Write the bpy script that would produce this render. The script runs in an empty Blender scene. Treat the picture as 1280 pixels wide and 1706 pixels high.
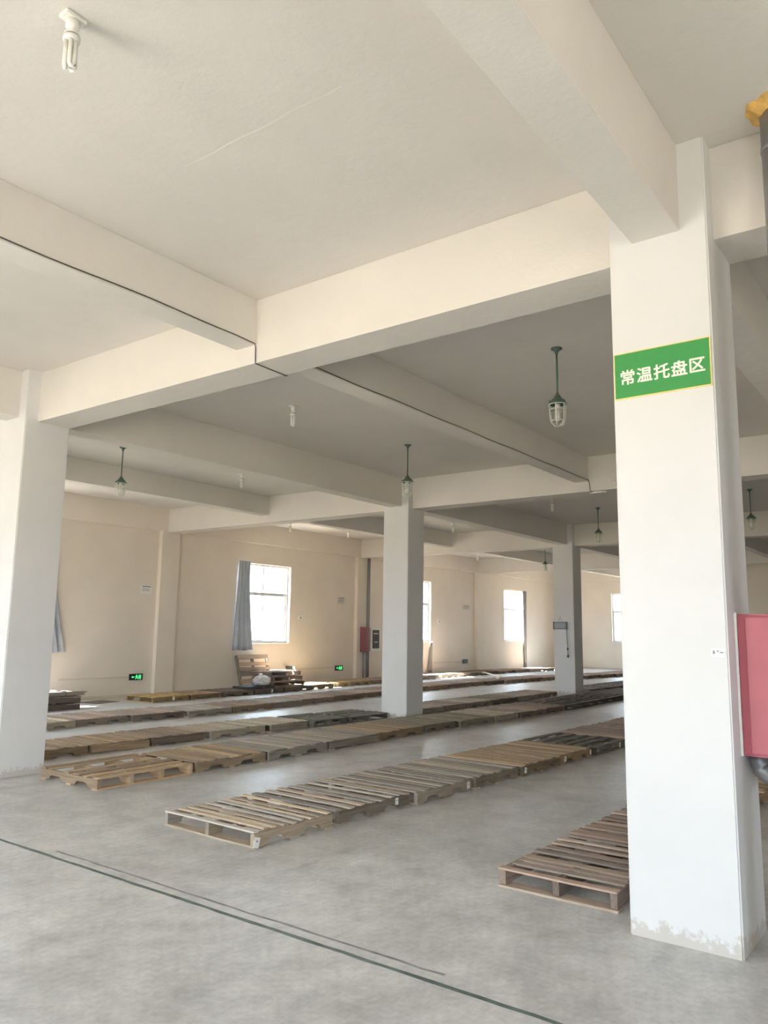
import bpy, bmesh, math, random
from mathutils import Vector, Matrix

SC = bpy.context.scene
COL = SC.collection
RND = random.Random(7)

# ------------------------------------------------------------------ camera
cam_data = bpy.data.cameras.new('camera')
cam = bpy.data.objects.new('camera', cam_data)
COL.objects.link(cam)
Fv = Vector((0.7930, 0.5902, 0.1490)).normalized()
Rv = Vector((0.5954, -0.8033, 0.0137))
Rv = (Rv - Fv * Rv.dot(Fv)).normalized()
Uv = Rv.cross(Fv)
cam.matrix_world = Matrix(((Rv.x, Uv.x, -Fv.x, 0), (Rv.y, Uv.y, -Fv.y, 0), (Rv.z, Uv.z, -Fv.z, 1.5), (0, 0, 0, 1)))
cam_data.sensor_fit = 'HORIZONTAL'
cam_data.sensor_width = 36.0
cam_data.lens = 1303.5 / 1280 * 36.0
cam_data.clip_start = 0.05
cam_data.clip_end = 300
SC.camera = cam

# ------------------------------------------------------------------ sky, exposure
SKY = 10.8
world = bpy.data.worlds.new('world')
SC.world = world
world.use_nodes = True
wn, wl = world.node_tree.nodes, world.node_tree.links
wn.clear()
w_out = wn.new('ShaderNodeOutputWorld')
w_bg = wn.new('ShaderNodeBackground')
w_tc = wn.new('ShaderNodeTexCoord')
w_sep = wn.new('ShaderNodeSeparateXYZ')
w_map = wn.new('ShaderNodeMapRange')
w_map.inputs['From Min'].default_value = -1
w_map.inputs['From Max'].default_value = 1
w_ramp = wn.new('ShaderNodeValToRGB')
el = w_ramp.color_ramp.elements          # pale sun-lit ground below the horizon, hazy bright sky above
el[0].position = 0.0
el[0].color = (0.66, 0.565, 0.44, 1)
el[1].position = 1.0
el[1].color = (0.62, 0.78, 1.0, 1)
for p, c in ((0.485, (0.70, 0.61, 0.48, 1)), (0.51, (0.76, 0.84, 0.93, 1)), (0.65, (0.68, 0.84, 1.0, 1))):
    e = w_ramp.color_ramp.elements.new(p)
    e.color = c
w_bg.inputs['Strength'].default_value = SKY
wl.new(w_tc.outputs['Generated'], w_sep.inputs[0])
wl.new(w_sep.outputs['Z'], w_map.inputs['Value'])
wl.new(w_map.outputs[0], w_ramp.inputs[0])
wl.new(w_ramp.outputs[0], w_bg.inputs['Color'])
wl.new(w_bg.outputs[0], w_out.inputs['Surface'])

sun_data = bpy.data.lights.new('sun', 'SUN')
sun_data.energy = 110.0
sun_data.angle = math.radians(1.0)
sun_data.color = (1.0, 0.95, 0.88)
sun = bpy.data.objects.new('sun', sun_data)
COL.objects.link(sun)
sun.rotation_euler = Vector((0.25, -0.50, -1.0)).to_track_quat('-Z', 'Y').to_euler()

vs = SC.view_settings
vs.view_transform = 'Standard'
vs.look = 'None'
vs.gamma = 1.0
vs.use_curve_mapping = False
vs.exposure = 0.48
cy = SC.cycles
cy.use_denoising = True
cy.max_bounces = 14
cy.diffuse_bounces = 9
cy.glossy_bounces = 4
cy.transparent_max_bounces = 16
cy.sample_clamp_indirect = 12
cy.caustics_reflective = False
cy.caustics_refractive = False


def portal(center, sx, sz, direction):
    """Sky portal filling one real wall opening (it gives the sampler the opening; it emits nothing itself)."""
    ld = bpy.data.lights.new('daylight_opening', 'AREA')
    ld.shape = 'RECTANGLE'
    ld.size, ld.size_y = sx, sz
    ld.cycles.is_portal = True
    o = bpy.data.objects.new('daylight_opening', ld)
    COL.objects.link(o)
    o.matrix_world = Matrix.Translation(Vector(center)) @ Vector(direction).to_track_quat('-Z', 'Z').to_matrix().to_4x4()


# ------------------------------------------------------------------ material helpers
def new_mat(name):
    m = bpy.data.materials.new(name)
    m.use_nodes = True
    nt = m.node_tree
    return m, nt, nt.nodes['Principled BSDF']


def noise(nt, scale, detail=4, rough=0.55, vec=None):
    n = nt.nodes.new('ShaderNodeTexNoise')
    n.inputs['Scale'].default_value = scale
    n.inputs['Detail'].default_value = detail
    n.inputs['Roughness'].default_value = rough
    if vec:
        nt.links.new(vec, n.inputs['Vector'])
    return n


def ramp(nt, fac, stops):
    r = nt.nodes.new('ShaderNodeValToRGB')
    r.color_ramp.elements[0].position, r.color_ramp.elements[0].color = stops[0][0], (*stops[0][1], 1)
    r.color_ramp.elements[1].position, r.color_ramp.elements[1].color = stops[-1][0], (*stops[-1][1], 1)
    for p, c in stops[1:-1]:
        r.color_ramp.elements.new(p).color = (*c, 1)
    nt.links.new(fac, r.inputs[0])
    return r


def mixc(nt, a, b, fac, mode='MIX'):
    m = nt.nodes.new('ShaderNodeMix')
    m.data_type = 'RGBA'
    m.blend_type = mode
    for sock, val in ((m.inputs[0], fac), (m.inputs[6], a), (m.inputs[7], b)):
        if hasattr(val, 'is_linked') or hasattr(val, 'links'):
            nt.links.new(val, sock)
        elif isinstance(val, (int, float)):
            sock.default_value = val
        else:
            sock.default_value = (*val, 1)
    return m.outputs[2]


def bump(nt, bsdf, height, strength, dist=0.01):
    b = nt.nodes.new('ShaderNodeBump')
    b.inputs['Strength'].default_value = strength
    b.inputs['Distance'].default_value = dist
    nt.links.new(height, b.inputs['Height'])
    nt.links.new(b.outputs[0], bsdf.inputs['Normal'])


def simple(name, col, rough=0.5, metal=0.0, vary=0.06, scale=30):
    m, nt, b = new_mat(name)
    tc = nt.nodes.new('ShaderNodeTexCoord')
    n = noise(nt, scale, 3, 0.5, tc.outputs['Object'])
    lo = tuple(max(0, c * (1 - vary)) for c in col)
    hi = tuple(min(1, c * (1 + vary)) for c in col)
    r = ramp(nt, n.outputs[0], [(0.3, lo), (0.7, hi)])
    nt.links.new(r.outputs[0], b.inputs['Base Color'])
    b.inputs['Roughness'].default_value = rough
    b.inputs['Metallic'].default_value = metal
    return m


def paint(name, col, dirt=False, rough=0.75, bumps=0.12):
    """Rolled lime paint on uneven plaster."""
    m, nt, b = new_mat(name)
    g = nt.nodes.new('ShaderNodeNewGeometry')
    n1 = noise(nt, 1.3, 5, 0.6, g.outputs['Position'])
    n2 = noise(nt, 9.0, 6, 0.65, g.outputs['Position'])
    a = mixc(nt, tuple(c * 0.95 for c in col), col, ramp(nt, n1.outputs[0], [(0.35, (0, 0, 0)), (0.65, (1, 1, 1))]).outputs[0])
    if dirt:   # scuffed, damp-stained foot of the pillar
        sep = nt.nodes.new('ShaderNodeSeparateXYZ')
        nt.links.new(g.outputs['Position'], sep.inputs[0])
        n3 = noise(nt, 14, 6, 0.7, g.outputs['Position'])
        mm = nt.nodes.new('ShaderNodeMath')
        mm.operation = 'MULTIPLY_ADD'
        nt.links.new(n3.outputs[0], mm.inputs[0])
        mm.inputs[1].default_value = -0.32
        zz = nt.nodes.new('ShaderNodeMath')
        zz.operation = 'ADD'
        zz.inputs[1].default_value = 0.11
        nt.links.new(sep.outputs['Z'], zz.inputs[0])
        nt.links.new(zz.outputs[0], mm.inputs[2])
        f = ramp(nt, mm.outputs[0], [(0.0, (0.7, 0.7, 0.7)), (0.03, (0, 0, 0))])
        a = mixc(nt, a, (0.52, 0.47, 0.41), f.outputs[0])
    nt.links.new(a, b.inputs['Base Color'])
    b.inputs['Roughness'].default_value = rough
    b.inputs['Specular IOR Level'].default_value = 0.25
    ad = nt.nodes.new('ShaderNodeMath')
    ad.operation = 'ADD'
    nt.links.new(n1.outputs[0], ad.inputs[0])
    nt.links.new(n2.outputs[0], ad.inputs[1])
    bump(nt, b, ad.outputs[0], bumps, 0.03)
    return m


def concrete():
    m, nt, b = new_mat('polished_concrete_floor')
    g = nt.nodes.new('ShaderNodeNewGeometry')
    n1 = noise(nt, 0.55, 6, 0.62, g.outputs['Position'])
    n2 = noise(nt, 3.2, 8, 0.7, g.outputs['Position'])
    n3 = noise(nt, 26, 6, 0.7, g.outputs['Position'])
    c1 = ramp(nt, n1.outputs[0], [(0.3, (0.47, 0.47, 0.46)), (0.55, (0.58, 0.58, 0.57)), (0.72, (0.68, 0.68, 0.665))])
    c2 = ramp(nt, n2.outputs[0], [(0.32, (0.66, 0.66, 0.66)), (0.5, (1.0, 1.0, 1.0)), (0.68, (1.3, 1.29, 1.27))])
    c = mixc(nt, c1.outputs[0], c2.outputs[0], 0.75, 'MULTIPLY')
    c3 = ramp(nt, n3.outputs[0], [(0.3, (0.72, 0.72, 0.72)), (0.7, (1.2, 1.2, 1.2))])
    c = mixc(nt, c, c3.outputs[0], 0.6, 'MULTIPLY')
    # tyre scuffs: stretched dark streaks
    mp = nt.nodes.new('ShaderNodeMapping')
    mp.inputs['Scale'].default_value = (0.5, 5.0, 1)
    mp.inputs['Rotation'].default_value = (0, 0, 0.9)
    nt.links.new(g.outputs['Position'], mp.inputs['Vector'])
    n4 = noise(nt, 1.0, 5, 0.6, mp.outputs[0])
    c4 = ramp(nt, n4.outputs[0], [(0.28, (0.78, 0.78, 0.79)), (0.42, (1, 1, 1))])
    c = mixc(nt, c, c4.outputs[0], 0.8, 'MULTIPLY')
    n5 = noise(nt, 1.7, 9, 0.72, g.outputs['Position'])
    c5 = ramp(nt, n5.outputs[0], [(0.54, (0, 0, 0)), (0.70, (0.55, 0.55, 0.55))])
    c = mixc(nt, c, (0.70, 0.68, 0.64), c5.outputs[0])
    nt.links.new(c, b.inputs['Base Color'])
    rr = ramp(nt, n2.outputs[0], [(0.3, (0.34, 0.34, 0.34)), (0.7, (0.5, 0.5, 0.5))])
    nt.links.new(rr.outputs[0], b.inputs['Roughness'])
    b.inputs['Specular IOR Level'].default_value = 0.45
    bump(nt, b, n3.outputs[0], 0.06, 0.01)
    return m


def wood():
    """Rough sawn pallet wood: tone from the piece's own object colour, grain along the piece's local X."""
    m, nt, b = new_mat('pallet_wood')
    tc = nt.nodes.new('ShaderNodeTexCoord')
    oi = nt.nodes.new('ShaderNodeObjectInfo')
    g = nt.nodes.new('ShaderNodeNewGeometry')
    mp = nt.nodes.new('ShaderNodeMapping')
    mp.inputs['Scale'].default_value = (2.2, 6.0, 3.0)
    nt.links.new(tc.outputs['Object'], mp.inputs['Vector'])
    off = nt.nodes.new('ShaderNodeVectorMath')
    off.operation = 'ADD'
    nt.links.new(mp.outputs[0], off.inputs[0])
    sc_ = nt.nodes.new('ShaderNodeMath')
    sc_.operation = 'ADD'
    nt.links.new(oi.outputs['Random'], sc_.inputs[0])
    nt.links.new(g.outputs['Random Per Island'], sc_.inputs[1])
    sc2 = nt.nodes.new('ShaderNodeMath')
    sc2.operation = 'MULTIPLY'
    sc2.inputs[1].default_value = 37.0
    nt.links.new(sc_.outputs[0], sc2.inputs[0])
    nt.links.new(sc2.outputs[0], off.inputs[1])
    n1 = noise(nt, 1.0, 6, 0.7, off.outputs[0])
    n2 = noise(nt, 0.55, 3, 0.6, off.outputs[0])
    gr = ramp(nt, n1.outputs[0], [(0.3, (0.55, 0.53, 0.50)), (0.5, (0.97, 0.97, 0.97)), (0.7, (1.25, 1.24, 1.22))])
    c = mixc(nt, oi.outputs['Color'], gr.outputs[0], 0.85, 'MULTIPLY')
    fr = nt.nodes.new('ShaderNodeMath')
    fr.operation = 'FRACT'
    nt.links.new(sc_.outputs[0], fr.inputs[0])
    tone = ramp(nt, fr.outputs[0], [(0.0, (0.72, 0.72, 0.74)), (0.5, (1.0, 0.98, 0.96)), (1.0, (1.28, 1.22, 1.14))])
    c = mixc(nt, c, tone.outputs[0], 0.8, 'MULTIPLY')
    wet = ramp(nt, n2.outputs[0], [(0.25, (0.6, 0.6, 0.62)), (0.45, (1, 1, 1))])
    c = mixc(nt, c, wet.outputs[0], 0.6, 'MULTIPLY')
    nt.links.new(c, b.inputs['Base Color'])
    b.inputs['Roughness'].default_value = 0.8
    b.inputs['Specular IOR Level'].default_value = 0.2
    bump(nt, b, n1.outputs[0], 0.35, 0.004)
    return m


def thin_glass(name, tint=(1, 1, 1), gloss=0.03):
    m = bpy.data.materials.new(name)
    m.use_nodes = True
    nt = m.node_tree
    nt.nodes.clear()
    o = nt.nodes.new('ShaderNodeOutputMaterial')
    t = nt.nodes.new('ShaderNodeBsdfTransparent')
    t.inputs[0].default_value = (*tint, 1)
    gl = nt.nodes.new('ShaderNodeBsdfGlossy')
    gl.inputs['Roughness'].default_value = 0.03
    lw = nt.nodes.new('ShaderNodeLayerWeight')
    lw.inputs['Blend'].default_value = 0.5
    pw = nt.nodes.new('ShaderNodeMath')
    pw.operation = 'POWER'
    pw.inputs[1].default_value = 5.0
    nt.links.new(lw.outputs['Facing'], pw.inputs[0])
    ma = nt.nodes.new('ShaderNodeMath')
    ma.operation = 'MULTIPLY_ADD'
    ma.inputs[1].default_value = 0.6
    ma.inputs[2].default_value = gloss
    nt.links.new(pw.outputs[0], ma.inputs[0])
    mx = nt.nodes.new('ShaderNodeMixShader')
    nt.links.new(ma.outputs[0], mx.inputs[0])
    nt.links.new(t.outputs[0], mx.inputs[1])
    nt.links.new(gl.outputs[0], mx.inputs[2])
    nt.links.new(mx.outputs[0], o.inputs[0])
    return m


def glow(name, col, strength):
    m, nt, b = new_mat(name)
    b.inputs['Base Color'].default_value = (*col, 1)
    b.inputs['Emission Color'].default_value = (*col, 1)
    b.inputs['Emission Strength'].default_value = strength
    return m


M = dict(
    wall=paint('wall_paint', (0.83, 0.765, 0.68)),
    ceil=paint('ceiling_paint', (0.755, 0.725, 0.675), bumps=0.16),
    col=paint('pillar_paint', (0.745, 0.745, 0.74), dirt=True, rough=0.6, bumps=0.06),
    floor=concrete(), wood=wood(),
    alu=simple('window_aluminium', (0.72, 0.73, 0.74), 0.4, 0.2),
    pane=thin_glass('window_glass', (0.97, 0.99, 1.0)),
    jar=thin_glass('lamp_jar_glass', (0.93, 0.96, 0.95), 0.10),
    green_enamel=simple('green_enamel', (0.075, 0.13, 0.095), 0.4),
    cage=simple('galvanised_wire', (0.74, 0.77, 0.68), 0.4, 0.1),
    rust=simple('rusty_coupling', (0.22, 0.07, 0.05), 0.6),
    white_plastic=simple('white_plastic', (0.86, 0.85, 0.80), 0.4),
    tube=simple('frosted_tube', (0.9, 0.89, 0.85), 0.25),
    dark_ring=simple('dark_ring', (0.09, 0.085, 0.08), 0.5),
    cable=simple('cable_rubber', (0.09, 0.075, 0.06), 0.6),
    sign_green=simple('sign_green', (0.04, 0.29, 0.07), 0.45, 0, 0.03),
    sign_yellow=simple('sign_yellow', (0.80, 0.68, 0.24), 0.5),
    sign_white=simple('sign_white', (0.88, 0.90, 0.80), 0.5),
    red=simple('cabinet_red', (0.47, 0.115, 0.15), 0.3, 0, 0.05, 6),
    dark_red=simple('hose_box_red', (0.24, 0.09, 0.10), 0.5),
    steel=simple('pipe_steel', (0.30, 0.30, 0.31), 0.45, 0.5),
    grey_pipe=simple('grey_pipe_paint', (0.25, 0.245, 0.25), 0.5),
    brass=simple('brass_valve', (0.55, 0.50, 0.32), 0.35, 0.6),
    foam=simple('expanding_foam', (0.75, 0.47, 0.14), 0.9, 0, 0.25, 14),
    paper=simple('paper', (0.85, 0.85, 0.84), 0.8),
    print=simple('grey_print', (0.28, 0.28, 0.29), 0.8),
    screen=simple('display_screen', (0.36, 0.37, 0.40), 0.3),
    frame_grey=simple('display_frame', (0.16, 0.165, 0.175), 0.4),
    curtain_glare=simple('glare_curtain_cloth', (0.50, 0.56, 0.64), 0.9, 0, 0.1, 3),  # cloth colour lightened to stand for glare from the window beside it
    curtain=simple('curtain_cloth', (0.33, 0.36, 0.40), 0.9, 0, 0.12, 3),
    pole=simple('grey_curtain_cord', (0.30, 0.29, 0.28), 0.7),
    exit_case=simple('exit_case', (0.02, 0.028, 0.025), 0.4),
    exit_glow=glow('exit_green_light', (0.10, 1.0, 0.32), 1.1),
    exit_glow_dim=simple('exit_green_unlit', (0.10, 0.30, 0.18), 0.4),
    dark_glass=simple('cabinet_glass', (0.10, 0.11, 0.10), 0.1),
    tape=simple('worn_green_paint', (0.12, 0.155, 0.14), 0.7, 0, 0.4, 9),
    tape2=simple('worn_grey_paint', (0.25, 0.255, 0.25), 0.7, 0, 0.3, 9),
    board_dark=simple('dark_board', (0.05, 0.055, 0.06), 0.6),
    cardboard=simple('grey_cardboard', (0.17, 0.165, 0.16), 0.8),
    bag=simple('plastic_bag', (0.80, 0.80, 0.82), 0.2, 0, 0.08, 8),
    lath=simple('pale_lath', (0.72, 0.60, 0.46), 0.8),
    conduit=simple('painted_conduit', (0.66, 0.61, 0.54), 0.7),
)


# ------------------------------------------------------------------ mesh helpers
def bm_box(bm, lo, hi):
    x0, y0, z0 = lo
    x1, y1, z1 = hi
    v = [bm.verts.new(p) for p in ((x0, y0, z0), (x1, y0, z0), (x1, y1, z0), (x0, y1, z0),
                                   (x0, y0, z1), (x1, y0, z1), (x1, y1, z1), (x0, y1, z1))]
    for f in ((0, 3, 2, 1), (4, 5, 6, 7), (0, 1, 5, 4), (1, 2, 6, 5), (2, 3, 7, 6), (3, 0, 4, 7)):
        bm.faces.new([v[i] for i in f])


def bm_lathe(bm, prof, seg=20, axis=(0, 0)):
    rings = []
    for r, z in prof:
        rings.append([bm.verts.new((axis[0] + r * math.cos(2 * math.pi * k / seg), axis[1] + r * math.sin(2 * math.pi * k / seg), z)) for k in range(seg)])
    for a, b in zip(rings, rings[1:]):
        for k in range(seg):
            bm.faces.new((a[k], a[(k + 1) % seg], b[(k + 1) % seg], b[k]))
    bm.faces.new(rings[0][::-1])
    bm.faces.new(rings[-1])


def bm_tube(bm, pts, r, seg=8, closed=False):
    pts = [Vector(p) for p in pts]
    n = len(pts)
    rings = []
    up = Vector((0.13, 0.07, 1)).normalized()
    for i, p in enumerate(pts):
        if closed:
            t = pts[(i + 1) % n] - pts[i - 1]
        else:
            t = pts[min(i + 1, n - 1)] - pts[max(i - 1, 0)]
        t.normalize()
        u = up if abs(t.dot(up)) < 0.95 else Vector((1, 0.1, 0)).normalized()
        a = t.cross(u).normalized()
        b = t.cross(a).normalized()
        rings.append([bm.verts.new(p + r * (a * math.cos(2 * math.pi * k / seg) + b * math.sin(2 * math.pi * k / seg))) for k in range(seg)])
    prs = list(zip(rings, rings[1:]))
    if closed:
        prs.append((rings[-1], rings[0]))
    for A, B in prs:
        for k in range(seg):
            bm.faces.new((A[k], A[(k + 1) % seg], B[(k + 1) % seg], B[k]))
    if not closed:
        bm.faces.new(rings[0][::-1])
        bm.faces.new(rings[-1])


def mesh_of(bm, name, mat, smooth=False, bevel=0.0):
    bmesh.ops.recalc_face_normals(bm, faces=bm.faces[:])
    if bevel:
        bmesh.ops.bevel(bm, geom=bm.edges[:], offset=bevel, segments=2, profile=0.6, affect='EDGES')
    me = bpy.data.meshes.new(name)
    bm.to_mesh(me)
    bm.free()
    me.materials.append(mat)
    if smooth:
        for p in me.polygons:
            p.use_smooth = True
    return me


def put(name, me, parent=None, loc=(0, 0, 0), rot=(0, 0, 0), scale=(1, 1, 1), color=None):
    o = bpy.data.objects.new(name, me)
    COL.objects.link(o)
    o.parent = parent
    o.location, o.rotation_euler, o.scale = loc, rot, scale
    if color:
        o.color = (*color, 1)
    return o


def tag(o, label, cat=None, group=None, kind=None):
    if label:
        o['label'] = label
    if cat:
        o['category'] = cat
    if group:
        o['group'] = group
    if kind:
        o['kind'] = kind
    return o


def empty(name, loc, label, cat, group=None, rotz=0.0):
    o = bpy.data.objects.new(name, None)
    o.empty_display_size = 0.1
    COL.objects.link(o)
    o.location = loc
    o.rotation_euler = (0, 0, rotz)
    return tag(o, label, cat, group)


def copy_tree(o, parent=None):
    c = o.copy()
    COL.objects.link(c)
    c.parent = parent
    for ch in o.children:
        copy_tree(ch, c)
    return c


def box_obj(name, lo, hi, mat, parent=None, bevel=0.0):
    bm = bmesh.new()
    bm_box(bm, lo, hi)
    return put(name, mesh_of(bm, name, mat, False, bevel), parent)


# ------------------------------------------------------------------ building shell
CX = [-2.95, 4.146, 11.18, 18.33, 25.45]          # pillar lines across the hall
CW, CD = 0.502, 0.535                              # pillar size along x, y
ROWS = [0.963, 7.788]                              # pillar rows (their right faces)
ZC, ZB, ZXB, ZSB = 4.181, 3.638, 3.675, 3.795      # ceiling, main beams, lengthwise beams, secondary beams
XF, XE = -2.95, 32.45                              # inner faces of the end walls
YW, YP = 14.70, 14.58                              # window wall, its pilaster faces
YR = -5.9                                          # right-hand wall

bm = bmesh.new()
bm_box(bm, (XF - 0.3, YR - 0.3, -0.25), (XE + 0.3, YW + 0.3, 0.0))
tag(put('floor', mesh_of(bm, 'floor', M['floor'])), 'grey polished concrete floor of the hall', 'floor', kind='structure')

bm = bmesh.new()
bm_box(bm, (XF - 0.3, YR - 0.3, ZC), (XE + 0.3, YW + 0.3, ZC + 0.15))
bm_tube(bm, [(2.70 + 0.006 * math.sin(k * 1.7), 2.3 + 0.12 * k, ZC + 0.0065) for k in range(11)], 0.009, 6)   # formwork seam
tag(put('ceiling', mesh_of(bm, 'ceiling', M['ceil'])), 'cream painted concrete ceiling slab', 'ceiling', kind='structure')

SILL, HEAD = 1.12, 3.15


def wall_with_holes(name, label, along, span, plane, thick, holes):
    """along 'x' or 'y'; plane = inner face, thick signed outward; holes = (a0, a1, z0, z1)."""
    bm = bmesh.new()

    def seg(a0, a1, z0, z1):
        if a1 - a0 < 1e-4 or z1 - z0 < 1e-4:
            return
        p0, p1 = sorted((plane, plane + thick))
        if along == 'x':
            bm_box(bm, (a0, p0, z0), (a1, p1, z1))
        else:
            bm_box(bm, (p0, a0, z0), (p1, a1, z1))
    cur = span[0]
    for a0, a1, z0, z1 in sorted(holes):
        seg(cur, a0, 0, ZC)
        seg(a0, a1, 0, z0)
        seg(a0, a1, z1, ZC)
        cur = a1
    seg(cur, span[1], 0, ZC)
    return tag(put(name, mesh_of(bm, name, M['wall'])), label, 'wall', kind='structure')


win_back = [(-0.65, 1.22), (6.55, 8.42), (13.68, 15.56), (20.62, 22.50), (27.78, 29.66)]
win_far = [(10.22, 12.10)]
win_right = [(-2.6, 0.2)]
win_front = [(-3.6, -1.2), (10.2, 12.6)]
DOOR = (3.1, 5.9, 2.9)
wall_with_holes('wall_back', 'cream painted wall with windows behind the far pallets', 'x', (XF - 0.25, XE + 0.25), YW, 0.25, [(a, b, SILL, HEAD) for a, b in win_back])
wall_with_holes('wall_far', 'cream end wall at the far end of the hall', 'y', (YR, YW), XE, 0.25, [(a, b, SILL, HEAD) for a, b in win_far])
wall_with_holes('wall_right', 'cream side wall out of view on the right', 'x', (XF - 0.25, XE + 0.25), YR, -0.25, [(a, b, SILL, HEAD) for a, b in win_right])
wall_with_holes('wall_front', 'cream wall with the loading door behind the camera', 'y', (YR, YW), XF, -0.25,
                [(a, b, 0.9, HEAD) for a, b in win_front] + [(DOOR[0], DOOR[1], 0.0, DOOR[2])])

for a, b in win_back:
    portal(((a + b) / 2, YW + 0.24, (SILL + HEAD) / 2), b - a, HEAD - SILL, (0, -1, 0))
for a, b in win_right:
    portal(((a + b) / 2, YR - 0.24, (SILL + HEAD) / 2), b - a, HEAD - SILL, (0, 1, 0))
for a, b in win_far:
    portal((XE + 0.24, (a + b) / 2, (SILL + HEAD) / 2), b - a, HEAD - SILL, (-1, 0, 0))
for a, b in win_front:
    portal((XF - 0.24, (a + b) / 2, (0.9 + HEAD) / 2), b - a, HEAD - 0.9, (1, 0, 0))
portal((XF - 0.24, (DOOR[0] + DOOR[1]) / 2, DOOR[2] / 2), DOOR[1] - DOOR[0], DOOR[2], (1, 0, 0))


def window(n, label, along, a0, a1, plane, out, z0=SILL, z1=HEAD):
    """Aluminium sliding window: outer frame, transom, two lights above, two sliding sashes below."""
    w, h = a1 - a0, z1 - z0
    c = (a0 + a1) / 2
    d = 0.05
    root = empty('window_%d' % n, (c, plane + out * 0.12, z0) if along == 'x' else (plane + out * 0.12, c, z0), label, 'window',
                 rotz=0 if along == 'x' else math.pi / 2)
    root['kind'] = 'structure'
    f = 0.045
    zt = h * 0.63

    def bar(name, x0, x1, za, zb, dd=d, y=0.0):
        box_obj(name, (x0, y - dd / 2, za), (x1, y + dd / 2, zb), M['alu'], root)
    bar('frame_rail', -w / 2, w / 2, 0, f)
    bar('frame_rail', -w / 2, w / 2, h - f, h)
    bar('frame_stile', -w / 2, -w / 2 + f, f, h - f)
    bar('frame_stile', w / 2 - f, w / 2, f, h - f)
    bar('transom', -w / 2 + f, w / 2 - f, zt - 0.025, zt + 0.025)
    bar('mullion', -0.02, 0.02, zt + 0.025, h - f)
    for s in (-1, 1):
        x0, x1 = (-w / 2 + f, 0.03) if s < 0 else (-0.03, w / 2 - f)
        y = 0.012 * s
        sash = bmesh.new()
        t = 0.032
        bm_box(sash, (x0, y - 0.01, f), (x0 + t, y + 0.01, zt - 0.025))
        bm_box(sash, (x1 - t, y - 0.01, f), (x1, y + 0.01, zt - 0.025))
        bm_box(sash, (x0 + t, y - 0.01, f), (x1 - t, y + 0.01, f + t))
        bm_box(sash, (x0 + t, y - 0.01, zt - 0.025 - t), (x1 - t, y + 0.01, zt - 0.025))
        so = put('sash', mesh_of(sash, 'sash', M['alu']), root)
        box_obj('pane', (x0 + t, y - 0.003, f + t), (x1 - t, y + 0.003, zt - 0.025 - t), M['pane'], so)
        xa, xb = (-w / 2 + f, -0.02) if s < 0 else (0.02, w / 2 - f)
        box_obj('pane', (xa, -0.003, zt + 0.025), (xb, 0.003, h - f), M['pane'], root)
    return root


wlabels = ['window in the same wall left of the picture, out of view',
           'window mostly hidden behind the left foreground pillar, grey curtain at its right',
           'brightest overexposed window above the leaning pallet in the middle of the wall',
           'window half hidden by the middle pillar, only its right edge showing',
           'bright window between the two far pillars with a gathered curtain at its right']
n = 0
for (a, b), l in zip(win_back, wlabels):
    n += 1
    window(n, l, 'x', a, b, YW, 1)
for (a, b), l in zip(win_far, ['bright window in the far end wall, just left of the signed pillar']):
    n += 1
    window(n, l, 'y', a, b, XE, 1)
for i, (a, b) in enumerate(win_right):
    n += 1
    window(n, 'window in the unseen right-hand wall', 'x', a, b, YR, -1)
for (a, b), l in zip(win_front, ['window right of the loading door behind the camera', 'window left of the loading door behind the camera']):
    n += 1
    window(n, l, 'y', a, b, XF, -1, 0.9, HEAD)
# window reveals' sills
for i, (a, b) in enumerate(win_back):
    s = box_obj('trim_%d' % (i + 1), (a - 0.03, YW - 0.02, SILL - 0.03), (b + 0.03, YW + 0.09, SILL), M['wall'])
    tag(s, 'painted sill under the %s' % ('window out of view at the left', 'window behind the left pillar', 'brightest window', 'window beside the middle pillar', 'window between the far pillars')[i], 'sill', kind='structure')

# pillars
plabel = {(1, 0): 'large white pillar in the right foreground carrying the green sign',
          (1, 1): 'white pillar at the left edge of the picture',
          (2, 1): 'white pillar in the middle of the picture beside the pallet rows',
          (3, 1): 'white pillar with the small grey display hanging on it',
          (4, 1): 'furthest white pillar of the left row near the end wall'}
for j, y in enumerate(ROWS):
    for i, x in enumerate(CX[1:], 1):
        bm = bmesh.new()
        bm_box(bm, (x, y, 0), (x + CW, y + CD, ZC))
        bmesh.ops.bevel(bm, geom=[e for e in bm.edges if abs(e.verts[0].co.z - e.verts[1].co.z) > 1], offset=0.008, segments=2, affect='EDGES')
        o = put('column', mesh_of(bm, 'column', M['col']))
        tag(o, plabel.get((i, j), '%s white pillar behind the signed pillar in its row' % ('', '', 'first', 'second', 'third')[i]), 'pillar', kind='structure')
for i, x in enumerate(CX[1:], 1):
    o = box_obj('pilaster', (x, YP, 0), (x + CW, YW, 3.665), M['wall'], bevel=0.006)
    tag(o, 'shallow pilaster on the window wall %s' % ('hidden behind the left foreground pillar', 'left of the brightest window', 'with the riser pipe and fire cabinet', 'left of the far window between the pillars')[i - 1], 'pilaster', kind='structure')
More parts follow.
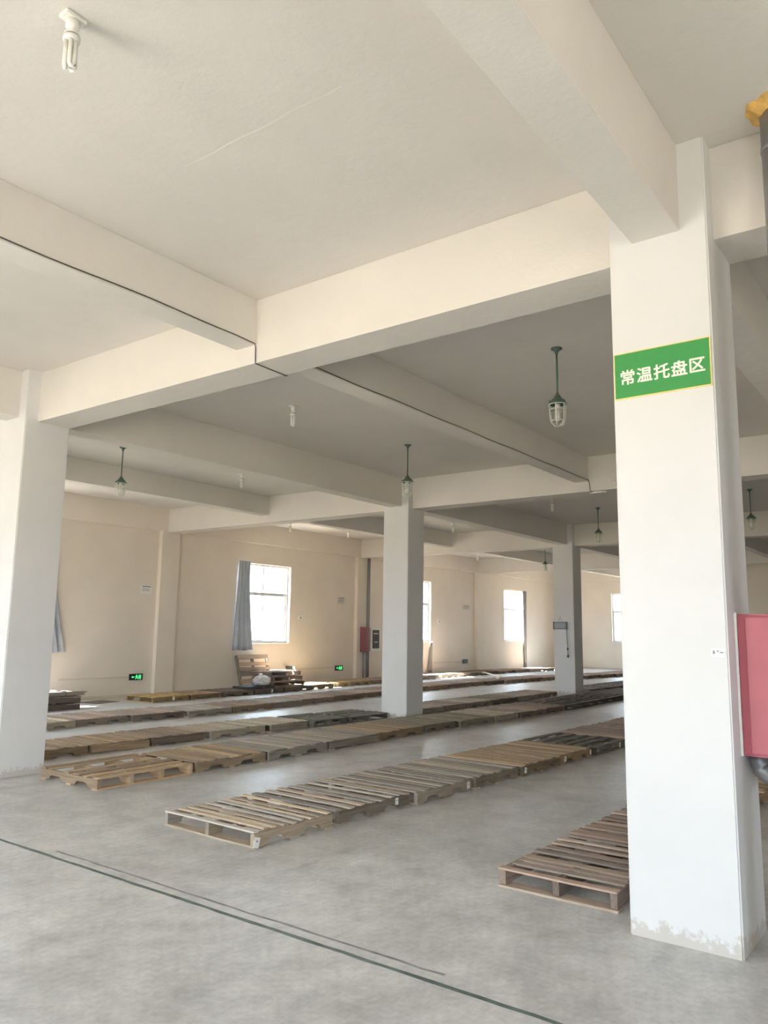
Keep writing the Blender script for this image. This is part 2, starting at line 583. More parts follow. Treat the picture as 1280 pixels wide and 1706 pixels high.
# beams
blab = ['nearest ceiling beam carried by the two foreground pillars', 'second crosswise ceiling beam, on the middle pillar', 'third crosswise ceiling beam, on the pillar with the display', 'furthest crosswise ceiling beam, before the end wall']
for x, l in zip(CX[1:], blab):
    o = box_obj('beam', (x + CW - 0.365, YR, ZB), (x + CW - 0.004, YP, ZC), M['ceil'], bevel=0.006)
    tag(o, l, 'beam', kind='structure')
for y, l in zip(ROWS, ['lengthwise ceiling beam running over the signed pillar', 'lengthwise ceiling beam running over the left and middle pillars']):
    o = box_obj('beam', (XF, y + 0.14, ZXB), (XE, y + 0.405, ZC), M['ceil'], bevel=0.006)
    tag(o, l, 'beam', kind='structure')
for y, l in ((4.524, 'shallow secondary beam with the black cable along its edge'), (11.36, 'shallow secondary beam nearest the window wall'), (-2.30, 'shallow secondary beam right of the signed pillar')):
    o = box_obj('beam', (XF, y, ZSB), (XE, y + 0.228, ZC), M['ceil'], bevel=0.006)
    tag(o, l, 'beam', kind='structure')
tag(box_obj('beam', (XF, YP, 3.66), (XE, YW, ZC), M['wall'], bevel=0.004), 'edge beam along the top of the window wall', 'beam', kind='structure')
tag(box_obj('beam', (XE - 0.12, YR, 3.66), (XE, YP, ZC), M['wall'], bevel=0.004), 'edge beam along the top of the far end wall', 'beam', kind='structure')
for i, (nm, lo, hi) in enumerate((('baseboard_back', (XF, YW - 0.012, 0), (XE, YW, 0.06)), ('baseboard_far', (XE - 0.012, YR, 0), (XE, YW - 0.02, 0.06)))):
    tag(box_obj(nm, lo, hi, M['conduit']), ('dirty skirting strip along the window wall', 'dirty skirting strip along the end wall')[i], 'skirting', kind='structure')

# ------------------------------------------------------------------ floor lines
def floor_strip(name, mat, x, w, y0, y1, label, jit, seed):
    r = random.Random(seed)
    bm = bmesh.new()
    prev = None
    k = int((y1 - y0) / 0.12)
    for i in range(k + 1):
        y = y0 + (y1 - y0) * i / k
        a = x + r.uniform(-jit, jit)
        ww = w * r.uniform(0.75, 1.1) / 2
        cur = [bm.verts.new((a - ww, y, 0)), bm.verts.new((a + ww, y, 0)), bm.verts.new((a + ww, y, 0.0015)), bm.verts.new((a - ww, y, 0.0015))]
        if prev:
            for q in range(4):
                bm.faces.new((prev[q], prev[(q + 1) % 4], cur[(q + 1) % 4], cur[q]))
        else:
            bm.faces.new(cur)
        prev = cur
    bm.faces.new(prev)
    tag(put(name, mesh_of(bm, name, mat)), label, 'floor line')


floor_strip('painted_line', M['tape'], 3.062, 0.028, -2.0, 9.5, 'long worn dark green line painted across the foreground floor', 0.003, 1)
floor_strip('painted_line', M['tape2'], 3.15, 0.018, 1.98, 5.05, 'thin faded grey line beside the long green floor line', 0.006, 2)

# ------------------------------------------------------------------ pallets
TONE = {
    'tan': [(0.36, 0.27, 0.175), (0.40, 0.295, 0.19), (0.33, 0.25, 0.17), (0.43, 0.33, 0.22)],
    'mixed': [(0.50, 0.47, 0.43), (0.48, 0.40, 0.30), (0.46, 0.37, 0.28), (0.46, 0.43, 0.39)],
    'greytan': [(0.37, 0.335, 0.29), (0.42, 0.38, 0.33), (0.33, 0.295, 0.255), (0.36, 0.30, 0.24)],
    'brown': [(0.29, 0.225, 0.17), (0.33, 0.26, 0.195), (0.26, 0.20, 0.155)],
    'rose': [(0.37, 0.29, 0.245), (0.33, 0.25, 0.205), (0.41, 0.325, 0.275), (0.35, 0.29, 0.24)],
    'olive': [(0.26, 0.235, 0.175), (0.30, 0.27, 0.20), (0.23, 0.205, 0.155)],
    'dark': [(0.165, 0.14, 0.12), (0.20, 0.17, 0.145), (0.14, 0.12, 0.105)],
    'pale': [(0.46, 0.405, 0.325), (0.42, 0.365, 0.29), (0.49, 0.435, 0.35)],
    'yellow': [(0.44, 0.335, 0.17), (0.48, 0.365, 0.20), (0.40, 0.30, 0.16)],
    'green': [(0.19, 0.185, 0.155), (0.23, 0.22, 0.185), (0.16, 0.155, 0.13)],
}
WORD = {'tan': 'tan', 'mixed': 'pale mixed', 'greytan': 'grey-tan', 'brown': 'brown', 'rose': 'reddish brown', 'olive': 'olive brown', 'dark': 'dark brown', 'pale': 'pale', 'yellow': 'yellowish', 'green': 'dark greenish'}


def board_bm(bm, length, width, thick, loc=(0, 0, 0), r=RND, seg=5, along='x', bow=0.0):
    """Rough sawn board with wavering edges and uneven ends, centred at loc."""
    rings = []
    for i in range(seg + 1):
        t = i / seg - 0.5
        a = width * (0.5 + r.uniform(-0.055, 0.03))
        c = width * (0.5 + r.uniform(-0.055, 0.03))
        dz = thick * r.uniform(-0.10, 0.10) + bow * (1 - 4 * t * t)
        e = length * r.uniform(-0.008, 0.008) if i in (0, seg) else 0
        pts = []
        for yy, zz in ((-a, -thick / 2), (c, -thick / 2), (c, thick / 2), (-a, thick / 2)):
            xx = t * length + e + (length * r.uniform(-0.006, 0.006) if i in (0, seg) else 0)
            p = (xx, yy, zz + dz) if along == 'x' else (-yy, xx, zz + dz)
            pts.append(bm.verts.new((p[0] + loc[0], p[1] + loc[1], p[2] + loc[2])))
        rings.append(pts)
    for A, B in zip(rings, rings[1:]):
        for k in range(4):
            bm.faces.new((A[k], A[(k + 1) % 4], B[(k + 1) % 4], B[k]))
    bm.faces.new(rings[0][::-1])
    bm.faces.new(rings[-1])


BOARDS = []
for k in range(9):
    bm = bmesh.new()
    board_bm(bm, 1, 1, 1, r=random.Random(50 + k))
    BOARDS.append(mesh_of(bm, 'board', M['wood']))


def prism_x(bm, poly, y0, y1):
    """Extrude a polygon in (x, z) along y."""
    a = [bm.verts.new((x, y0, z)) for x, z in poly]
    b = [bm.verts.new((x, y1, z)) for x, z in poly]
    nn = len(poly)
    for i in range(nn):
        bm.faces.new((a[i], a[(i + 1) % nn], b[(i + 1) % nn], b[i]))
    bm.faces.new(a[::-1])
    bm.faces.new(b)


STRINGER = {}
bm = bmesh.new()     # unit stringer, two fork notches with rounded corners in its lower edge
prism_x(bm, [(-.5, -.5), (-.34, -.5), (-.33, -.22), (-.30, -.04), (-.16, -.04), (-.13, -.22), (-.12, -.5),
             (.12, -.5), (.13, -.22), (.16, -.04), (.30, -.04), (.33, -.22), (.34, -.5), (.5, -.5), (.5, .5), (-.5, .5)], -.5, .5)
STRINGER['notched'] = mesh_of(bm, 'stringer', M['wood'])
bm = bmesh.new()
board_bm(bm, 1, 1, 1, r=random.Random(5), seg=3)
STRINGER['solid'] = mesh_of(bm, 'stringer', M['wood'])

BOT_T, STR_H, TOP_T = 0.013, 0.085, 0.012
PH = BOT_T + STR_H + TOP_T


def pallet(x0, x1, y0, w, tone, label, group, n=9, fill=0.68, turn=False, sides='notched', nstr=3, far=False, z=0.0, yaw=0.0, tags=(), seed=0, name='pallet', ht=1.0, bright=False):
    """x0..x1 along the row, y0 the right-hand edge, w the width. turn: boards run along the row instead of across it."""
    r = random.Random(1000 + seed)
    L, W = x1 - x0, w
    root = empty(name, ((x0 + x1) / 2, y0 + w / 2, z), label, 'pallet', group, rotz=(math.pi / 2 if turn else 0) + yaw)
    if turn:
        L, W = W, L
    tones = TONE[tone]
    def col():
        k = r.uniform(0.98, 1.36)
        return tuple(min(1, c * k) for c in r.choice(tones))
    st = 0.038
    sh = STR_H * ht
    # stringers along local x
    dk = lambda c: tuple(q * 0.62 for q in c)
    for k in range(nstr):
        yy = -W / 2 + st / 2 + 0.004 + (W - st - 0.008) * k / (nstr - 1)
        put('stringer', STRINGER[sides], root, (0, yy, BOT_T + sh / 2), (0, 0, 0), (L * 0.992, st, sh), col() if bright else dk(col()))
    # bottom boards along local y
    bots = [(-L / 2 + 0.05, 0.09), (0, 0.085), (L / 2 - 0.05, 0.09)]
    for bx, bw_ in bots:
        put('bottom_board', r.choice(BOARDS), root, (bx, 0, BOT_T / 2), (0, 0, math.pi / 2), (W, bw_, BOT_T), col())
    # deck boards along local y, uneven widths and gaps
    wid = [r.uniform(0.75, 1.3) for _ in range(n)]
    gap = [r.uniform(0.35, 1.7) for _ in range(n - 1)]
    sw, sg = L * fill / sum(wid), L * (1 - fill) / sum(gap)
    cur = -L / 2
    zt = BOT_T + sh + TOP_T / 2
    if far:
        bm = bmesh.new()
        for k in range(n):
            ww = wid[k] * sw
            board_bm(bm, W * r.uniform(0.96, 1.0), ww, TOP_T, (cur + ww / 2, r.uniform(-0.012, 0.012), zt + r.uniform(-0.002, 0.003)), r, 2, 'y')
            cur += ww + (gap[k] * sg if k < n - 1 else 0)
        d = put('deck_boards', mesh_of(bm, 'deck_boards', M['wood']), root, color=tuple(1.15 * q for q in tones[0]))
        d['kind'] = 'stuff'
    else:
        for k in range(n):
            ww = wid[k] * sw
            put('deck_board', r.choice(BOARDS), root, (cur + ww / 2, r.uniform(-0.012, 0.012), zt + r.uniform(-0.001, 0.003)),
                (r.uniform(-0.01, 0.01), r.uniform(-0.004, 0.004), math.pi / 2 + r.uniform(-0.012, 0.012)), (W * r.uniform(0.95, 1.0), ww, TOP_T * r.uniform(0.85, 1.1)), col())
            cur += ww + (gap[k] * sg if k < n - 1 else 0)
    # paper labels stapled to the right-hand side; given as (x, z, tilt, size) in row coordinates
    for tx, tz, tilt, ts in tags:
        bm = bmesh.new()
        bm_box(bm, (-ts * 0.36, -0.0015, -ts / 2), (ts * 0.36, 0.0015, ts / 2))
        lx = tx - (x0 + x1) / 2
        p = Vector((lx, -w / 2 - 0.006, tz))
        rot = 0.0
        if turn:
            p = Vector((p.y, -p.x, p.z))
            rot = -math.pi / 2
        o = put('paper_label', mesh_of(bm, 'paper_label', M['paper']), root, p, (0, tilt, rot))
        o['label'] = 'small white paper label stapled to the side'
        bm = bmesh.new()
        bm_box(bm, (-ts * 0.14, -0.003, ts * 0.06), (ts * 0.10, -0.0015, ts * 0.2))
        put('printed_mark', mesh_of(bm, 'printed_mark', M['print']), o)
    return root


ORD = ['first', 'second', 'third', 'fourth', 'fifth', 'sixth', 'seventh', 'eighth', 'ninth', 'tenth', 'eleventh', 'twelfth', 'thirteenth', 'fourteenth', 'fifteenth',
       'sixteenth', 'seventeenth', 'eighteenth', 'nineteenth', 'twentieth', 'twenty-first', 'twenty-second', 'twenty-third', 'twenty-fourth']


def lin(pts, x):
    if x <= pts[0][0]:
        return pts[0][1]
    for (a, b), (c, d) in zip(pts, pts[1:]):
        if x <= c:
            return b + (d - b) * (x - a) / (c - a)
    return pts[-1][1]


def row(specs, near, width, rowname, group, far_from, seed):
    """specs: (x0, x1, tone, options)."""
    for k, sp in enumerate(specs):
        x0, x1, tone = sp[:3]
        opt = dict(sp[3]) if len(sp) > 3 else {}
        r = random.Random(seed * 77 + k)
        xm = (x0 + x1) / 2
        opt.setdefault('n', r.choice((10, 11, 12)))
        opt.setdefault('fill', r.uniform(0.74, 0.84))
        if opt['fill'] > 0.79:
            opt['fill'] -= 0.09
        extra = opt.pop('note', '')
        y0 = lin(near, xm) + opt.pop('dy', 0) + r.uniform(-0.015, 0.015)
        slope = math.atan2(lin(near, x1) - lin(near, x0), x1 - x0) if abs(lin(near, x1) - lin(near, x0)) < 0.08 else 0
        sides = opt.pop('sides', r.choice(('notched', 'notched', 'solid')))
        label = '%s pallet%s, %s from left in the row %s' % (WORD[tone], extra, ORD[k], rowname)
        slope = max(-0.035, min(0.035, slope))
        g = 0.014 + abs(slope) * 0.5
        pallet(x0 + g, x1 - g, y0, opt.pop('w', width - r.uniform(0, 0.03)), tone, label, group, far=x0 > far_from, seed=seed * 100 + k, sides=sides, yaw=slope + r.uniform(-0.004, 0.004), **opt)


S = dict(n=8, fill=0.55)
# row A, on the open floor in front
row([(4.00, 4.87, 'mixed', dict(n=9, fill=0.44, tags=[(4.05, 0.042, 0.25, 0.07)], sides='notched', note=' with gaps')),
     (4.87, 5.86, 'greytan', dict(n=8, fill=0.46, tags=[(5.63, 0.072, 0.0, 0.055)], sides='notched', note=' with gaps')),
     (5.86, 6.80, 'greytan', dict(n=10, fill=0.58, tags=[(6.70, 0.058, 0.0, 0.06)], sides='notched')),
     (6.80, 7.70, 'greytan', dict(n=10, fill=0.64, sides='notched')),
     (7.70, 8.64, 'tan', dict(n=10, fill=0.72, tags=[(7.78, 0.06, 0.25, 0.06)], sides='notched')),
     (8.64, 9.55, 'tan', dict(n=9, fill=0.93, tags=[(8.76, 0.06, 0.3, 0.06), (9.46, 0.06, 0.1, 0.05)])),
     (9.55, 10.62, 'green', dict(n=6, fill=0.48, turn=True, note=' with wide gaps', tags=[(10.35, 0.06, 0.2, 0.06)])),
     (10.62, 11.62, 'rose', dict(n=9, fill=0.93)), (11.62, 12.65, 'rose', dict(n=9, fill=0.93)), (12.65, 13.7, 'rose')],
    [(4.0, 4.08), (7.0, 3.91), (10.0, 3.81), (13.7, 3.76)], 1.02, 'on the open floor', 'pallets of the row on the open floor', 11.0, 1)
# row beside the signed pillar
row([(4.36, 5.42, 'rose', dict(n=9, fill=0.50, sides='solid')), (5.42, 6.46, 'rose', dict(n=9, fill=0.6)), (6.46, 7.5, 'rose', dict(n=10)), (7.5, 8.55, 'tan', dict(n=9, fill=0.8)), (8.55, 9.6, 'tan', dict(n=9, fill=0.8)), (9.6, 10.6, 'tan', dict(n=9))],
    [(4.3, 1.64), (10, 1.60)], 0.75, 'behind the signed pillar', 'pallets of the row behind the signed pillar', 8.0, 2)
# row in front of the middle pillar
row([(4.44, 5.60, 'tan', dict(n=6, fill=0.46, turn=True, nstr=4, sides='notched', bright=True, note=' with lengthwise slats')),
     (5.62, 6.66, 'tan', dict(n=13, fill=0.9)), (6.66, 7.72, 'greytan', dict(n=13, fill=0.92)), (7.72, 8.80, 'greytan', dict(n=13, fill=0.92)), (8.80, 9.92, 'tan', dict(n=13, fill=0.93)),
     (9.92, 10.83, 'olive', dict(n=8, fill=0.92)), (10.83, 11.90, 'olive', dict(n=9, fill=0.85)), (11.90, 12.75, 'pale', dict(sides='solid', n=9, fill=0.95)), (12.75, 13.80, 'rose', dict(n=9, fill=0.95)),
     (13.80, 14.62, 'brown', dict(n=5, fill=0.85)), (14.62, 15.75, 'dark', dict(n=6, fill=0.52, turn=True, note=' with wide gaps')), (15.75, 16.9, 'dark', dict(n=6, fill=0.52, turn=True, note=' with wide gaps')),
     (16.9, 18.0, 'dark', dict(n=6, fill=0.55, turn=True)), (18.0, 19.1, 'dark'), (19.1, 20.2, 'dark')],
    [(4.4, 6.56), (10.0, 6.58), (11.5, 6.50), (13.5, 6.40), (16, 6.42), (18, 6.48)], 0.97, 'before the middle pillar', 'pallets of the row in front of the middle pillar', 10.8, 3)
# row behind the left and middle pillars
row([(4.55, 5.60, 'tan', dict(n=9, fill=0.8)), (5.60, 6.47, 'tan', dict(n=10, fill=0.9, sides='solid')), (6.47, 7.38, 'brown', dict(n=10, fill=0.9, sides='solid')),
     (7.38, 8.44, 'pale', dict(n=10, fill=0.82)), (8.44, 9.28, 'pale', dict(n=9, fill=0.85)), (9.28, 10.12, 'green', dict(n=6, fill=0.62, turn=True, note=' with lengthwise slats')),
     (10.12, 11.12, 'green', dict(n=7, fill=0.62, turn=True, note=' with lengthwise slats')),
     (11.74, 12.05, 'dark', dict(n=3, w=0.6, note=' fragment')), (12.05, 12.78, 'pale', dict(sides='solid', n=8, fill=0.96)), (12.78, 13.58, 'rose', dict(sides='solid', n=8, fill=0.97)), (13.58, 14.60, 'pale', dict(n=9, fill=0.95)),
     (14.60, 15.70, 'olive', dict(n=9, fill=0.93)), (15.70, 16.75, 'greytan', dict(n=9, fill=0.93)), (16.75, 17.75, 'rose', dict(n=9, fill=0.9)),
     (18.95, 20.0, 'greytan', dict(n=7, fill=0.6, turn=True)), (20.0, 21.1, 'olive', dict(n=7, fill=0.6, turn=True)), (21.1, 22.2, 'dark'), (22.2, 23.3, 'dark')],
    [(5.0, 8.45), (7.0, 8.42), (8.5, 8.34), (9.5, 8.20), (11.0, 8.10), (12.0, 8.0), (17.8, 8.0), (19.5, 7.68), (23, 7.6)], 0.84, 'behind the left pillars', 'pallets of the row behind the left and middle pillars', 9.0, 4)
# second row from the window wall
D = []
tones_d = ['pale', 'rose', 'rose', 'greytan', 'brown', 'greytan', 'rose', 'brown', 'rose', 'brown', 'tan', 'tan', 'rose', 'rose', 'brown', 'rose', 'brown', 'rose', 'greytan', 'rose', 'brown', 'rose', 'brown', 'brown']
xx = 5.88
for k in range(24):
    ln = [1.04, 0.93, 1.02, 1.0][k % 4]
    D.append((xx, xx + ln, tones_d[k]))
    xx += ln
row(D, [(6.5, 10.78), (7.6, 10.86), (9.0, 10.62), (11, 10.68), (13.4, 10.87), (16.5, 11.1), (19.5, 11.12), (23.5, 10.72), (25, 10.2), (27.5, 9.85)], 0.93, 'second from the window wall', 'pallets of the row second from the window wall', 8.8, 5)
# row along the window wall
E_ = []
tones_e = ['yellow', 'tan', 'dark', 'dark', 'dark', 'tan', 'yellow', 'tan', 'rose', 'rose', 'pale', 'rose', 'brown', 'rose', 'brown', 'dark', 'rose', 'brown', 'rose', 'rose']
xx = 10.02
for k in range(20):
    ln = [1.0, 0.92, 0.96, 0.97][k % 4]
    E_.append((xx, xx + ln, tones_e[k], dict(tags=[(xx + 0.55, 0.06, 0.1, 0.07)]) if k in (0, 3) else {}))
    xx += ln
row(E_, [(10, 13.13), (12, 13.2), (15, 13.22), (16, 13.46), (19, 13.55), (23, 13.68), (25.6, 13.72), (29, 13.25)], 0.86, 'along the window wall', 'pallets of the row along the window wall', 9.0, 6)

# stacked and leaning pallets below the bright window
for k in range(3):
    pallet(13.68 + 0.05 * (k % 2), 14.80 - 0.04 * k, 13.40 + 0.03 * k, 0.74, 'rose', '%s reddish pallet of the three-high stack under the brightest window' % ('lowest', 'middle', 'topmost')[k],
           'stacked pallets under the brightest window', n=6, fill=0.7, turn=True, sides='solid', z=PH + 0.008 + k * (PH + 0.010), seed=900 + k)
lp = pallet(-0.53, 0.53, -0.41, 0.82, 'greytan', 'greyish pallet standing on edge, leaning on the wall under the brightest window', None, n=6, fill=0.66, turn=True, sides='solid', seed=910)
lp.location = (14.02, 14.36, 0.415)
lp.rotation_euler = (math.radians(78), 0, 0)
lp.rotation_mode = 'XYZ'
lp.matrix_world = Matrix.Translation((14.02, 14.46, 0.425)) @ Matrix.Rotation(math.radians(76), 4, 'X') @ Matrix.Rotation(math.pi / 2, 4, 'Z')
# dark pallets stacked at the far left, with a tied bundle of slats on top
for k in range(2):
    pallet(7.40, 8.46 + 0.02 * k, 13.12 + 0.02 * k, 0.92, 'dark', '%s dark pallet under the slat bundle beside the left foreground pillar' % ('lower', 'upper')[k], 'dark stacked pallets beside the left foreground pillar',
           n=8, fill=0.8, sides='solid', z=k * (PH + 0.008), seed=920 + k)
bz = 2 * PH + 0.018
bun = empty('slat_bundle', (8.1, 13.55, bz), 'tied bundle of loose grey slats on the dark pallets beside the left pillar', 'slats')
for i in range(9):
    put('slat', BOARDS[i % 9], bun, (0.04 * (i % 3) - 0.05, -0.24 + 0.16 * (i % 4) * 1.0, 0.012 + 0.024 * (i // 4)), (0, 0, 0.02 * (i % 3) - 0.02), (1.08, 0.12, 0.02), RND.choice(TONE['greytan'] + TONE['dark']))
bm = bmesh.new()
bm_tube(bm, [(0.12, -0.31, 0.003), (0.12, -0.32, 0.075), (0.12, 0.33, 0.078), (0.12, 0.32, 0.003)], 0.008, 6)
put('tie', mesh_of(bm, 'tie', M['cable']), bun)

# pale laths lying across the far rows
for (a, b, l) in (((23.75, 13.40, 0.125), (21.9, 11.75, 0.125), 'pale lath lying across the row along the window wall'), ((21.5, 11.60, 0.124), (20.7, 11.2, 0.124), 'shorter pale lath lying on the second row from the wall')):
    a, b = Vector(a), Vector(b)
    bm = bmesh.new()
    board_bm(bm, (b - a).length, 0.09, 0.02, r=random.Random(3))
    o = put('lath', mesh_of(bm, 'lath', M['lath']), None, (a + b) / 2 + Vector((0, 0, 0.008)), (0, 0, math.atan2(b.y - a.y, b.x - a.x)))
    tag(o, l, 'lath')
# flat grey sheet on the floor near the window wall
bm = bmesh.new()
board_bm(bm, 0.62, 0.5, 0.008, r=random.Random(8), seg=6)
tag(put('cardboard_sheet', mesh_of(bm, 'cardboard_sheet', M['cardboard']), None, (9.45, 14.05, 0.0045), (0, 0, 0.2)), 'flat grey cardboard sheet on the floor by the window wall', 'cardboard')
# dark board with a crumpled plastic bag
bm = bmesh.new()
board_bm(bm, 0.9, 0.5, 0.05, r=random.Random(9), seg=6)
tag(put('dark_board', mesh_of(bm, 'dark_board', M['board_dark']), None, (13.20, 13.55, PH + 0.040), (0, 0, 0.03)), 'dark flat board lying on the pallets left of the stack', 'board')
bm = bmesh.new()
bmesh.ops.create_icosphere(bm, subdivisions=4, radius=1)
rb = random.Random(4)
ph = [(rb.uniform(2, 9), rb.uniform(2, 9), rb.uniform(2, 9), rb.uniform(0, 6)) for _ in range(9)]
for v in bm.verts:
    d = v.co.normalized()
    k = 1 + 0.10 * sum(abs(math.sin(a * d.x + b * d.y + c * d.z + e)) - 0.6 for a, b, c, e in ph)
    zz = d.z
    v.co = Vector((d.x * 0.21 * k, d.y * 0.17 * k, max(-0.085, zz * 0.125 * k)))
bag = put('plastic_bag', mesh_of(bm, 'plastic_bag', M['bag']), None, (13.40, 13.50, PH + 0.078 + 0.085))
tag(bag, 'crumpled white plastic bag on the dark board', 'bag')
bm = bmesh.new()
bm_lathe(bm, [(0.02, 0), (0.03, 0.03), (0.055, 0.07), (0.04, 0.075), (0.012, 0.02)], 9)
put('bag_knot', mesh_of(bm, 'bag_knot', M['bag']), bag, (-0.02, 0.02, 0.10))

# ------------------------------------------------------------------ lamps
def cfl_tubes(bm, z_top, z_bot, rad=0.017, tr=0.0075):
    for k in range(3):
        a = 2 * math.pi * k / 3 + 0.4
        p = Vector((math.cos(a), math.sin(a), 0))
        q = Vector((-p.y, p.x, 0))
        c = p * rad
        pts = [(c + q * 0.011) + Vector((0, 0, z_top)), (c + q * 0.011) + Vector((0, 0, z_bot + 0.008)), (c + q * 0.006) + Vector((0, 0, z_bot)), (c - q * 0.006) + Vector((0, 0, z_bot)),
               (c - q * 0.011) + Vector((0, 0, z_bot + 0.008)), (c - q * 0.011) + Vector((0, 0, z_top))]
        bm_tube(bm, pts, tr, 8)


def make_bulb(loc, label):
    root = empty('ceiling_bulb', loc, label, 'lamp', 'bare bulbs on the ceiling')
    bm = bmesh.new()
    bm_box(bm, (-0.05, -0.034, -0.02), (0.05, 0.034, 0))
    put('base_plate', mesh_of(bm, 'base_plate', M['white_plastic'], False, 0.006), root)
    bm = bmesh.new()
    bm_lathe(bm, [(0.030, -0.018), (0.030, -0.055), (0.022, -0.062), (0.0185, -0.066), (0.0185, -0.078)], 20)
    put('socket', mesh_of(bm, 'socket', M['white_plastic'], True), root)
    bm = bmesh.new()
    bm_lathe(bm, [(0.018, -0.078), (0.032, -0.084), (0.035, -0.094)], 24)
    bm_lathe(bm, [(0.037, -0.101), (0.037, -0.118), (0.030, -0.125), (0.010, -0.126)], 24)
    put('ballast', mesh_of(bm, 'ballast', M['white_plastic'], True), root)
    bm = bmesh.new()
    bm_lathe(bm, [(0.033, -0.093), (0.033, -0.102)], 24)
    put('dark_ring', mesh_of(bm, 'dark_ring', M['dark_ring'], True), root)
    bm = bmesh.new()
    cfl_tubes(bm, -0.122, -0.247, 0.020, 0.0095)
    put('glass_tubes', mesh_of(bm, 'glass_tubes', M['tube'], True), root)
    return root


bulb_spots = [((1.66, 3.0, ZC), 'white bare compact bulb on the near ceiling, top left of the picture'),
              ((6.73, 6.405, ZC), 'bare compact bulb on the ceiling between the two caged lamps behind the nearest beam'),
              ((9.34, 10.07, ZC), 'tiny bare bulb on the ceiling strip left of the middle pillar'),
              ((16.13, 13.19, ZC), 'tiny bare bulb on the ceiling above the right side of the brightest window'),
              ((14.44, 13.71, ZC), 'tiny bare bulb near the beam crossing above the brightest window'),
              ((16.56, 10.17, ZC), 'tiny bare bulb on the ceiling right of the middle pillar top'),
              ((23.78, 13.6, ZC), 'tiny bare bulb on the ceiling above and left of the far window'),
              ((14.62, 6.62, ZC), 'tiny bare bulb on the dark ceiling above the pillar with the display'),
              ((7.6, 12.95, ZC), 'bare bulb seen just below the leftmost caged lamp'),
              ((29.5, 5.95, ZC), 'farthest bare bulb, just right of the signed pillar')]
b0 = make_bulb(*bulb_spots[0])
for loc, lab in bulb_spots[1:]:
    c = copy_tree(b0)
    c.location = loc
    c['label'] = lab


def make_pendant(loc, label):
    root = empty('pendant_lamp', loc, label, 'lamp', 'green caged pendant lamps')
    bm = bmesh.new()
    bm_lathe(bm, [(0.052, 0.0), (0.055, -0.008), (0.03, -0.022), (0.017, -0.04), (0.012, -0.06)], 20)
    put('canopy', mesh_of(bm, 'canopy', M['green_enamel'], True), root)
    bm = bmesh.new()
    bm_tube(bm, [(0, 0, -0.05), (0, 0, -0.46)], 0.009, 10)
    put('rod', mesh_of(bm, 'rod', M['green_enamel'], True), root)
    bm = bmesh.new()
    bm_lathe(bm, [(0.014, -0.445), (0.014, -0.465)], 12)
    put('coupling', mesh_of(bm, 'coupling', M['rust'], True), root)
    bm = bmesh.new()
    bm_lathe(bm, [(0.018, -0.462), (0.030, -0.472), (0.034, -0.488), (0.055, -0.505), (0.066, -0.525), (0.088, -0.548), (0.09, -0.556), (0.06, -0.556), (0.03, -0.54)], 24)
    cap = put('cap', mesh_of(bm, 'cap', M['green_enamel'], True), root)
    for k in range(3):
        bm = bmesh.new()
        a = 2 * math.pi * k / 3 + 0.3
        bm_lathe(bm, [(0.008, -0.56), (0.008, -0.525), (0.004, -0.52)], 8, (0.076 * math.cos(a), 0.076 * math.sin(a)))
        put('clamp_bolt', mesh_of(bm, 'clamp_bolt', M['green_enamel'], True), cap)
    bm = bmesh.new()
    bm_lathe(bm, [(0.058, -0.553), (0.060, -0.62), (0.058, -0.68), (0.050, -0.715), (0.034, -0.738), (0.012, -0.748)], 24)
    put('glass_jar', mesh_of(bm, 'glass_jar', M['jar'], True), root)
    bm = bmesh.new()
    for k in range(6):
        a = 2 * math.pi * k / 6 + 0.2
        ca, sa = math.cos(a), math.sin(a)
        bm_tube(bm, [(0.080 * ca, 0.080 * sa, -0.553), (0.078 * ca, 0.078 * sa, -0.62), (0.074 * ca, 0.074 * sa, -0.69), (0.062 * ca, 0.062 * sa, -0.735), (0.036 * ca, 0.036 * sa, -0.760), (0, 0, -0.767)], 0.0046, 6)
    for rr, zz in ((0.0785, -0.61), (0.068, -0.72)):
        bm_tube(bm, [(rr * math.cos(2 * math.pi * k / 20), rr * math.sin(2 * math.pi * k / 20), zz) for k in range(20)], 0.0042, 6, True)
    bm_tube(bm, [(0.081 * math.cos(2 * math.pi * k / 20), 0.081 * math.sin(2 * math.pi * k / 20), -0.557) for k in range(20)], 0.005, 6, True)
    put('wire_cage', mesh_of(bm, 'wire_cage', M['cage'], True), root)
    bm = bmesh.new()
    bm_lathe(bm, [(0.026, -0.55), (0.028, -0.58), (0.022, -0.59)], 16)
    cfl_tubes(bm, -0.585, -0.71, 0.016, 0.0075)
    put('bulb', mesh_of(bm, 'bulb', M['tube'], True), root)
    return root


pend = [((6.705, 2.964, ZC), 'green caged pendant lamp hanging left of the green sign, the largest'),
        ((9.16, 6.40, ZC), 'green caged pendant lamp hanging just above the middle pillar'),
        ((6.92, 10.09, ZC), 'leftmost green caged pendant lamp, near the left foreground pillar'),
        ((16.2, 6.28, ZC), 'small green caged pendant lamp above the pillar with the display, at its right'),
        ((22.93, 10.66, ZC), 'farthest small caged pendant lamp, just left of the pillar with the display'),
        ((15.55, 3.10, ZC), 'caged pendant lamp peeping out right of the signed pillar')]
p0 = make_pendant(*pend[0])
for loc, lab in pend[1:]:
    c = copy_tree(p0)
    c.location = loc
    c['label'] = lab

# ------------------------------------------------------------------ cable along the secondary beam
def tube_obj(name, pts, r, mat, label, cat, seg=8):
    bm = bmesh.new()
    bm_tube(bm, pts, r, seg)
    return tag(put(name, mesh_of(bm, name, mat, True)), label, cat)


